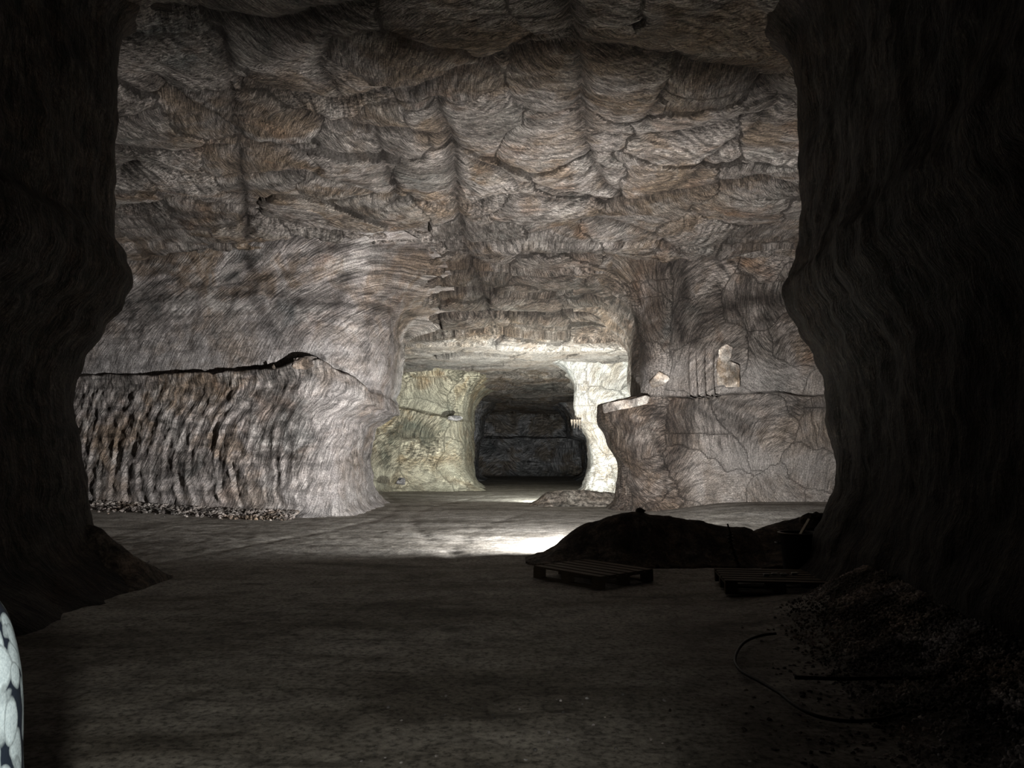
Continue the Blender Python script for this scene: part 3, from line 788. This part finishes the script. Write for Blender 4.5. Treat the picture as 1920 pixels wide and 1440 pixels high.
for k, (px, rz, dy) in enumerate([(1438,.2,0),(1453,.05,.05),(1470,-.1,.02),(1490,.25,.1)]):
    p = atY(px, 1066, 9.0+dy)
    r = empty('plastic_bottle', (p[0], p[1], float(floor_h(3.1, 9.12))+.157+.018), rz); r.scale = (.5, .5, .5)
    bm = bmesh.new(); n = [(-.09,.030),(-.085,.034),(-.03,.034),(-.02,.031),(.0,.034),(.05,.033),(.075,.018),(.09,.013)]
    tube_bm(bm, [(a,0,0) for a, _ in n], [b for _, b in n], 14); bm_obj('body', bm, M['bottle'], r, True)
    bm = bmesh.new(); tube_bm(bm, [(.088,0,0),(.108,0,0)], .015, 12); bm_obj('cap', bm, M['black'], r, True)
    tag(r, ['leftmost pale plastic bottle lying on the dim pallet','second pale plastic bottle from the left on the dim pallet','third pale plastic bottle from the left on the dim pallet','rightmost and dullest plastic bottle on the dim pallet'][k], 'bottle', 'pale bottles on the dim pallet')

# black bin with a plank in it
bc = atY(1500, 1030, 10.0); br = empty('waste_bin', (bc[0], 10.0, float(floor_h(bc[0], 10.0))-.01)); tag(br, 'black open bin standing by the foot of the right wall', 'bin')
bm = bmesh.new()
prf = [(.0,.02),(.19,.0),(.205,.03),(.25,.56),(.262,.58),(.262,.61),(.248,.61),(.243,.56),(.198,.04),(0,.035)]
N = 28; rings = []
for r_, z_ in prf:
    rings.append([bm.verts.new((max(r_,.001)*math.cos(2*math.pi*k/N), max(r_,.001)*math.sin(2*math.pi*k/N), z_)) for k in range(N)])
for a, b in zip(rings[:-1], rings[1:]):
    for k in range(N): bm.faces.new((a[k], a[(k+1)%N], b[(k+1)%N], b[k]))
bmesh.ops.recalc_face_normals(bm, faces=bm.faces)
bm_obj('body', bm, M['black'], br, True)
bm = bmesh.new(); tube_bm(bm, [(.268*math.cos(a), .268*math.sin(a), .6) for a in np.linspace(0, 2*math.pi, 33)], .010, 6); bm_obj('rim', bm, M['steel'], br, True)
for sx in (-1, 1):
    bm = bmesh.new(); tube_bm(bm, [(sx*.262, -.06, .48), (sx*.31, -.05, .47), (sx*.31, .05, .47), (sx*.262, .06, .48)], .010, 6); bm_obj('handle', bm, M['black'], br, True)
pa = Vector(atY(1499, 1006, 10.0)); pb = Vector(atY(1518, 973, 10.02)); dirv = (pb-pa).normalized(); base = pb-dirv*.5
bm = bmesh.new(); rq = dirv.to_track_quat('Z', 'Y').to_matrix(); add_box(bm, (pb+base)/2, (.062, .022, (pb-base).length), rq, .003)
tag(bm_obj('wooden_plank', bm, M['wood_pale']), 'pale short plank leaning out of the black bin', 'plank')
bp = atY(1531, 972, 10.9)
stone((bp[0], 10.9, bp[2]-.08), .24, 33, (1,.9,.7), M['mound'], 'dark lump of salt on the heap behind the black bin', sub=3)

# stake with a cable wound round it
s0 = Vector(atY(1392, 1075, 10.0)); s0.z = float(floor_h(s0.x, s0.y))-.03; s1 = Vector(atY(1364, 982, 10.0))
sr = empty('wooden_stake', (s0.x, s0.y, 0)); tag(sr, 'thin crooked stake leaning beside the large dark heap, wound with cable', 'stake')
pts = spline([(0,0,s0.z), (-.06,0,.2), (-.14,0,.45), (s1.x-s0.x+.03,0,s1.z-.12), (s1.x-s0.x,0,s1.z)], 24)
bm = bmesh.new(); tube_bm(bm, pts, [.024-.014*i/23 for i in range(24)], 8); bm_obj('pole', bm, M['wood'], sr, True)
hp = []
for i in range(160):
    t = i/159; p = pts[min(int(t*17), 22)].lerp(pts[min(int(t*17)+1, 23)], t*17-int(t*17)); a = t*2*math.pi*9
    hp.append(p+Vector((math.cos(a), math.sin(a), 0))*.034)
bm = bmesh.new(); tube_bm(bm, hp, .009, 6); bm_obj('cable', bm, M['rubber'], sr, True)

def on_floor(px, py, r, lift=0):
    z = 0.
    for _ in range(12): p = atZ(px, py, z); z = float(floor_h(p[0], p[1]))+r+lift
    return atZ(px, py, z)
def hose(name, pix, r, label, cat, lift=0, n=70):
    pts = spline([on_floor(px, py, r, lift) for px, py in pix], n)
    for p in pts: p.z = float(floor_h(p.x, p.y))+r+lift
    bm = bmesh.new(); tube_bm(bm, pts, r, 8)
    return tag(bm_obj(name, bm, M['rubber'], smooth=True), label, cat)
hose('rubber_hose', [(1455,1188),(1425,1192),(1395,1205),(1378,1235),(1390,1258),(1425,1278),(1462,1300),(1490,1322),(1530,1342),(1585,1352),(1640,1350),(1700,1335)], .012, 'black hose curling over the rubble at the right of the near floor', 'hose', .03)
hose('steel_pipe', [(1490,1270),(1620,1272),(1745,1270)], .014, 'thin dark pipe lying straight across the rubble behind the hose', 'pipe', .07, 30)
hose('electric_cable', [(170,1128),(191,1116),(215,1103),(240,1086),(262,1068),(280,1052)], .009, 'thin black cable lying on the floor by the left salt spill', 'cable', 0)

# floodlights standing on the floor behind the heaps
M['lens'] = None
def lens(name, col, st):
    s = NT(name); e = s.n('ShaderNodeEmission'); e.inputs[0].default_value = (*col, 1); e.inputs[1].default_value = st
    o = s.n('ShaderNodeOutputMaterial'); s.l(e.outputs[0], o.inputs[0]); return s.m
def work_light(loc, d, label, col):
    q = d.to_track_quat('Y', 'Z').to_matrix()
    r = empty('work_light', (loc.x, loc.y, 0)); tag(r, label, 'work light')
    L = Vector((0, 0, loc.z))
    bm = bmesh.new(); add_box(bm, L-d*.045, (.40, .07, .30), q, .012); hs = bm_obj('housing', bm, M['yellow'], r)
    bm = bmesh.new()
    for k in range(9): add_box(bm, L-d*.10+q@Vector((-.16+.04*k, 0, 0)), (.008, .05, .24), q)
    bm_obj('heat_sink', bm, M['black'], hs)
    bm = bmesh.new(); add_box(bm, L-d*.004, (.34, .01, .24), q); bm_obj('lens', bm, lens('lit_lens', col, 30), hs)
    bm = bmesh.new(); tube_bm(bm, [(-.22,0,loc.z),(-.22,.0,.06),(.22,0,.06),(.22,0,loc.z)], .012, 8); bm_obj('bracket', bm, M['steel'], r, True)
    for sx in (-1, 1):
        bm = bmesh.new(); tube_bm(bm, [(sx*.2,-.18,.014),(sx*.2,-.12,.055),(sx*.2,.12,.055),(sx*.2,.18,.014)], .012, 8); bm_obj('foot', bm, M['steel'], r, True)
#@@O2
# ------------------------------------------------------------------ person at the left edge
def blob(name, parts, mat, parent=None, voxel=.012, smooth=6):
    """parts: list of (points, [(rx, ry)...]) tapered limbs melted into one surface"""
    bm = bmesh.new()
    for pts, rad in parts:
        n = max(len(pts)*5, 8); P = spline(pts, n)
        m = len(pts)-1; R = []
        for i in range(n):
            t = i/(n-1)*m; k = min(int(t), m-1); f = t-k; f = f*f*(3-2*f)
            R.append((rad[k][0]*(1-f)+rad[k+1][0]*f, rad[k][1]*(1-f)+rad[k+1][1]*f))
        ns = 20; rings = []
        for i in range(n):
            t = (P[min(i+1, n-1)]-P[max(i-1, 0)]).normalized()
            a = Vector((1, 0, 0)); a = (a-t*a.dot(t)); a = a.normalized() if a.length > .2 else Vector((0, 0, 1)).cross(t).normalized()
            b = t.cross(a)
            rings.append([bm.verts.new(P[i]+a*math.cos(2*math.pi*k/ns)*R[i][0]+b*math.sin(2*math.pi*k/ns)*R[i][1]) for k in range(ns)])
        for A, B in zip(rings[:-1], rings[1:]):
            for k in range(ns): bm.faces.new((A[k], A[(k+1)%ns], B[(k+1)%ns], B[k]))
        bm.faces.new(rings[0][::-1]); bm.faces.new(rings[-1])
    bmesh.ops.recalc_face_normals(bm, faces=bm.faces)
    o = bm_obj(name, bm, mat, parent, True)
    md = o.modifiers.new('melt', 'REMESH'); md.mode = 'VOXEL'; md.voxel_size = voxel; md.use_smooth_shade = True
    md = o.modifiers.new('soften', 'SMOOTH'); md.iterations = smooth; md.factor = .5
    return o
def floral():
    """white leaves and petals over navy: three overlapping layers of elongated petals with grey outlines"""
    s = NT('floral_cloth'); pos = s.n('ShaderNodeTexCoord').outputs['Object']
    w = s.noise(pos, 12, 2); p = s.vmath('ADD', pos, s.vmath('SCALE', s.vmath('SUBTRACT', w.outputs['Color'], (.5,.5,.5)), scale=.022))
    veins = s.noise(p, 220, 3, .6)
    wht = s.ramp(veins.outputs[0], [(.35, (.36,.45,.52)), (.6, (.48,.585,.66))])
    col = None
    for k, (ang, sc_, off) in enumerate([(.9, 24, 0), (-.5, 19, 3.1), (.15, 28, 7.7)]):
        m = s.n('ShaderNodeMapping'); s.l(p, m.inputs[0]); m.inputs['Location'].default_value = (off, off*.3, 0)
        m.inputs['Rotation'].default_value = (.2, ang, 0); m.inputs['Scale'].default_value = (1.7, .9, .42)
        v = s.n('ShaderNodeTexVoronoi'); s.l(m.outputs[0], v.inputs['Vector']); v.inputs['Scale'].default_value = sc_
        mask = s.ramp(v.outputs['Distance'], [(.43, 1), (.46, 0)])
        edge = s.ramp(v.outputs['Distance'], [(.36, 1), (.42, .55)])
        c = s.mix(1, wht, edge, 'MULTIPLY')
        col = s.mix(mask, (.012,.018,.032) if col is None else col, c)
    wv = s.noise(pos, 300, 2)
    return s.out(col, .75, .2, wv.outputs[0], .4, .001)
M['floral'] = floral()
M['skin'] = plain('skin', (.50,.30,.21), .5, .35, 30, .1, .001)
M['hair'] = plain('dark_hair', (.03,.018,.012), .5, .4, 60, .5, .003)
M['trousers'] = plain('navy_cloth', (.02,.025,.04), .8, .2, 200, .3, .001)
M['shoe'] = plain('shoe_leather', (.03,.03,.03), .5, .4)
PX, PY = -.985, 1.15
pr_ = empty('person', (PX, PY, 0)); pr_.scale = (.98, .98, .98); tag(pr_, 'person in a navy shirt with large white flowers, cut off at the left edge', 'person')
body = [([(0,0,.90),(0,.0,1.05),(0,0,1.22),(0,0,1.36),(0,-.01,1.43),(0,0,1.52)], [(.15,.10),(.135,.09),(.15,.10),(.155,.085),(.055,.055),(.052,.055)]),
        ([(0,.01,1.50),(0,.015,1.56),(0,.01,1.63),(0,.0,1.71),(0,0,1.735)], [(.045,.055),(.068,.088),(.077,.098),(.066,.082),(.02,.02)]),
        ([(0,.09,1.625),(0,.125,1.59),(0,.10,1.575)], [(.008,.01),(.016,.014),(.014,.01)]),
        ([(0,.09,1.555),(0,.105,1.555)], [(.024,.012),(.018,.008)])]
for sx in (-1, 1):
    body += [([(sx*.10,0,.92),(sx*.10,.0,.72),(sx*.10,.01,.49),(sx*.105,-.01,.30),(sx*.11,-.02,.07)], [(.088,.09),(.078,.08),(.055,.06),(.052,.058),(.036,.042)]),
             ([(sx*.11,-.04,.045),(sx*.115,.06,.035),(sx*.12,.16,.025)], [(.035,.035),(.042,.03),(.03,.018)]),
             ([(sx*.13,0,1.36),(sx*.165,0,1.34),(sx*.195,-.01,1.22),(sx*.205,-.02,1.08),(sx*.20,.04,.93),(sx*.195,.08,.82)], [(.04,.04),(.04,.045),(.043,.045),(.036,.038),(.032,.034),(.024,.02)]),
             ([(sx*.195,.08,.83),(sx*.193,.095,.78),(sx*.19,.105,.74)], [(.022,.018),(.016,.038),(.014,.036)]),
             ([(sx*.078,.0,1.64),(sx*.085,-.005,1.60),(sx*.076,.0,1.575)], [(.006,.018),(.008,.02),(.005,.010)])]
    for f, (dy, ln) in enumerate([(-.030,.060),(-.010,.075),(.012,.080),(.034,.070)]):
        b0 = Vector((sx*.19,.105+dy,.745)); body.append(([b0, b0+Vector((-sx*.004,.006,-ln*.5)), b0+Vector((-sx*.018,.008,-ln))], [(.0085,.0085),(.008,.008),(.0065,.0065)]))
    body.append(([(sx*.188,.13,.80),(sx*.18,.155,.77),(sx*.174,.165,.74)], [(.011,.011),(.010,.010),(.008,.008)]))
bd = blob('body', body, M['skin'], pr_, .007, 3)
sh = [([(0,0,.80),(0,0,.95),(0,0,1.10),(0,0,1.25),(0,0,1.35),(0,-.005,1.41),(0,-.01,1.45)], [(.200,.150),(.185,.140),(.170,.125),(.178,.125),(.168,.11),(.11,.085),(.066,.066)])]
for sx in (-1, 1):
    sh.append(([(sx*.11,0,1.385),(sx*.155,0,1.365),(sx*.178,-.005,1.27),(sx*.186,-.012,1.17),(sx*.196,-.02,1.09),(sx*.205,-.02,1.03)], [(.05,.06),(.066,.075),(.072,.082),(.073,.088),(.080,.096),(.090,.102)]))
blob('floral_shirt', sh, M['floral'], pr_, .008, 8)
tr = [([(0,0,.78),(0,0,.90),(0,0,.98)], [(.17,.125),(.165,.12),(.15,.11)])]
for sx in (-1, 1): tr.append(([(sx*.09,0,.86),(sx*.10,0,.70),(sx*.105,.01,.48),(sx*.108,-.005,.28),(sx*.11,-.015,.09)], [(.105,.115),(.095,.10),(.078,.082),(.07,.076),(.068,.075)]))
blob('trousers', tr, M['trousers'], pr_, .012, 6)
hr = [([(0,-.03,1.745),(0,-.035,1.70),(0,-.045,1.62),(0,-.05,1.52)], [(.04,.05),(.082,.085),(.086,.075),(.07,.04)])]
blob('hair', hr, M['hair'], pr_, .008, 3)
for sx in (-1, 1):
    blob('shoe', [([(sx*.11,-.08,.045),(sx*.11,-.02,.05),(sx*.116,.08,.042),(sx*.12,.19,.03)], [(.035,.04),(.044,.048),(.05,.038),(.034,.024)])], M['shoe'], pr_, .008, 3)
    bm = bmesh.new(); bmesh.ops.create_uvsphere(bm, u_segments=16, v_segments=10, radius=.012); o = bm_obj('eye', bm, M['bottle'], bd, True); o.location = (sx*.031, .098, 1.625)
#@@O3

# ------------------------------------------------------------------ lights
def area(name, loc, target, sx, sy, power, col, spread=180):
    l = bpy.data.lights.new(name, 'AREA'); l.shape = 'RECTANGLE'; l.size = sx; l.size_y = sy
    l.energy = power; l.color = col; l.spread = math.radians(spread)
    o = bpy.data.objects.new(name, l); COL.objects.link(o); o.location = loc
    o.rotation_euler = (Vector(target)-Vector(loc)).to_track_quat('-Z', 'Y').to_euler()
    return o
def lamp_dir(yaw, tilt):
    a, t = math.radians(yaw), math.radians(tilt)
    return Vector((-math.sin(a)*math.cos(t), math.cos(a)*math.cos(t), math.sin(t)))
L1 = Vector((1.7, 12.45, .43)); D1 = lamp_dir(12, 11)
L2 = Vector((1.75, 25.62, .28)); D2 = lamp_dir(-6, 36)
work_light(L1, D1, 'lit work light on the floor hidden behind the large salt heap', (1.0,.97,.93))
work_light(L2, D2, 'lit work light on the floor hidden behind the small far salt heap', (.96,1.0,.86))
area('work_light_beam', L1+D1*.03, L1+D1*2, .34, .24, 2150, (1.0,.97,.93))
area('far_work_light_beam', L2+D2*.03, L2+D2*2, .34, .24, 2000, (.98,1.0,.90))
hl = bpy.data.lights.new('head_torch_beam', 'SPOT'); hl.energy = 300; hl.color = (1,.95,.82); hl.shadow_soft_size = .04
hl.spot_size = math.radians(62); hl.spot_blend = .85
ho = bpy.data.objects.new('head_torch_beam', hl); COL.objects.link(ho); ho.location = (.14,-.45,1.74)
ho.rotation_euler = (Vector((-.95,3.1,0))-ho.location).to_track_quat('-Z', 'Y').to_euler()

w = bpy.data.worlds.new('dark'); sc.world = w; w.use_nodes = True
w.node_tree.nodes['Background'].inputs[0].default_value = (0,0,0,1)

cam = bpy.data.cameras.new('camera'); cam.sensor_width = 36; cam.lens = 36*F/1920; cam.clip_end = 200; cam.clip_start = .05
co = bpy.data.objects.new('camera', cam); COL.objects.link(co); co.location = (0,0,CH)
co.rotation_euler = (math.pi/2+PITCH, 0, 0); sc.camera = co
sc.view_settings.view_transform = 'Standard'; sc.view_settings.look = 'None'; sc.view_settings.gamma = 1
sc.view_settings.use_curve_mapping = False; sc.view_settings.exposure = 0.0
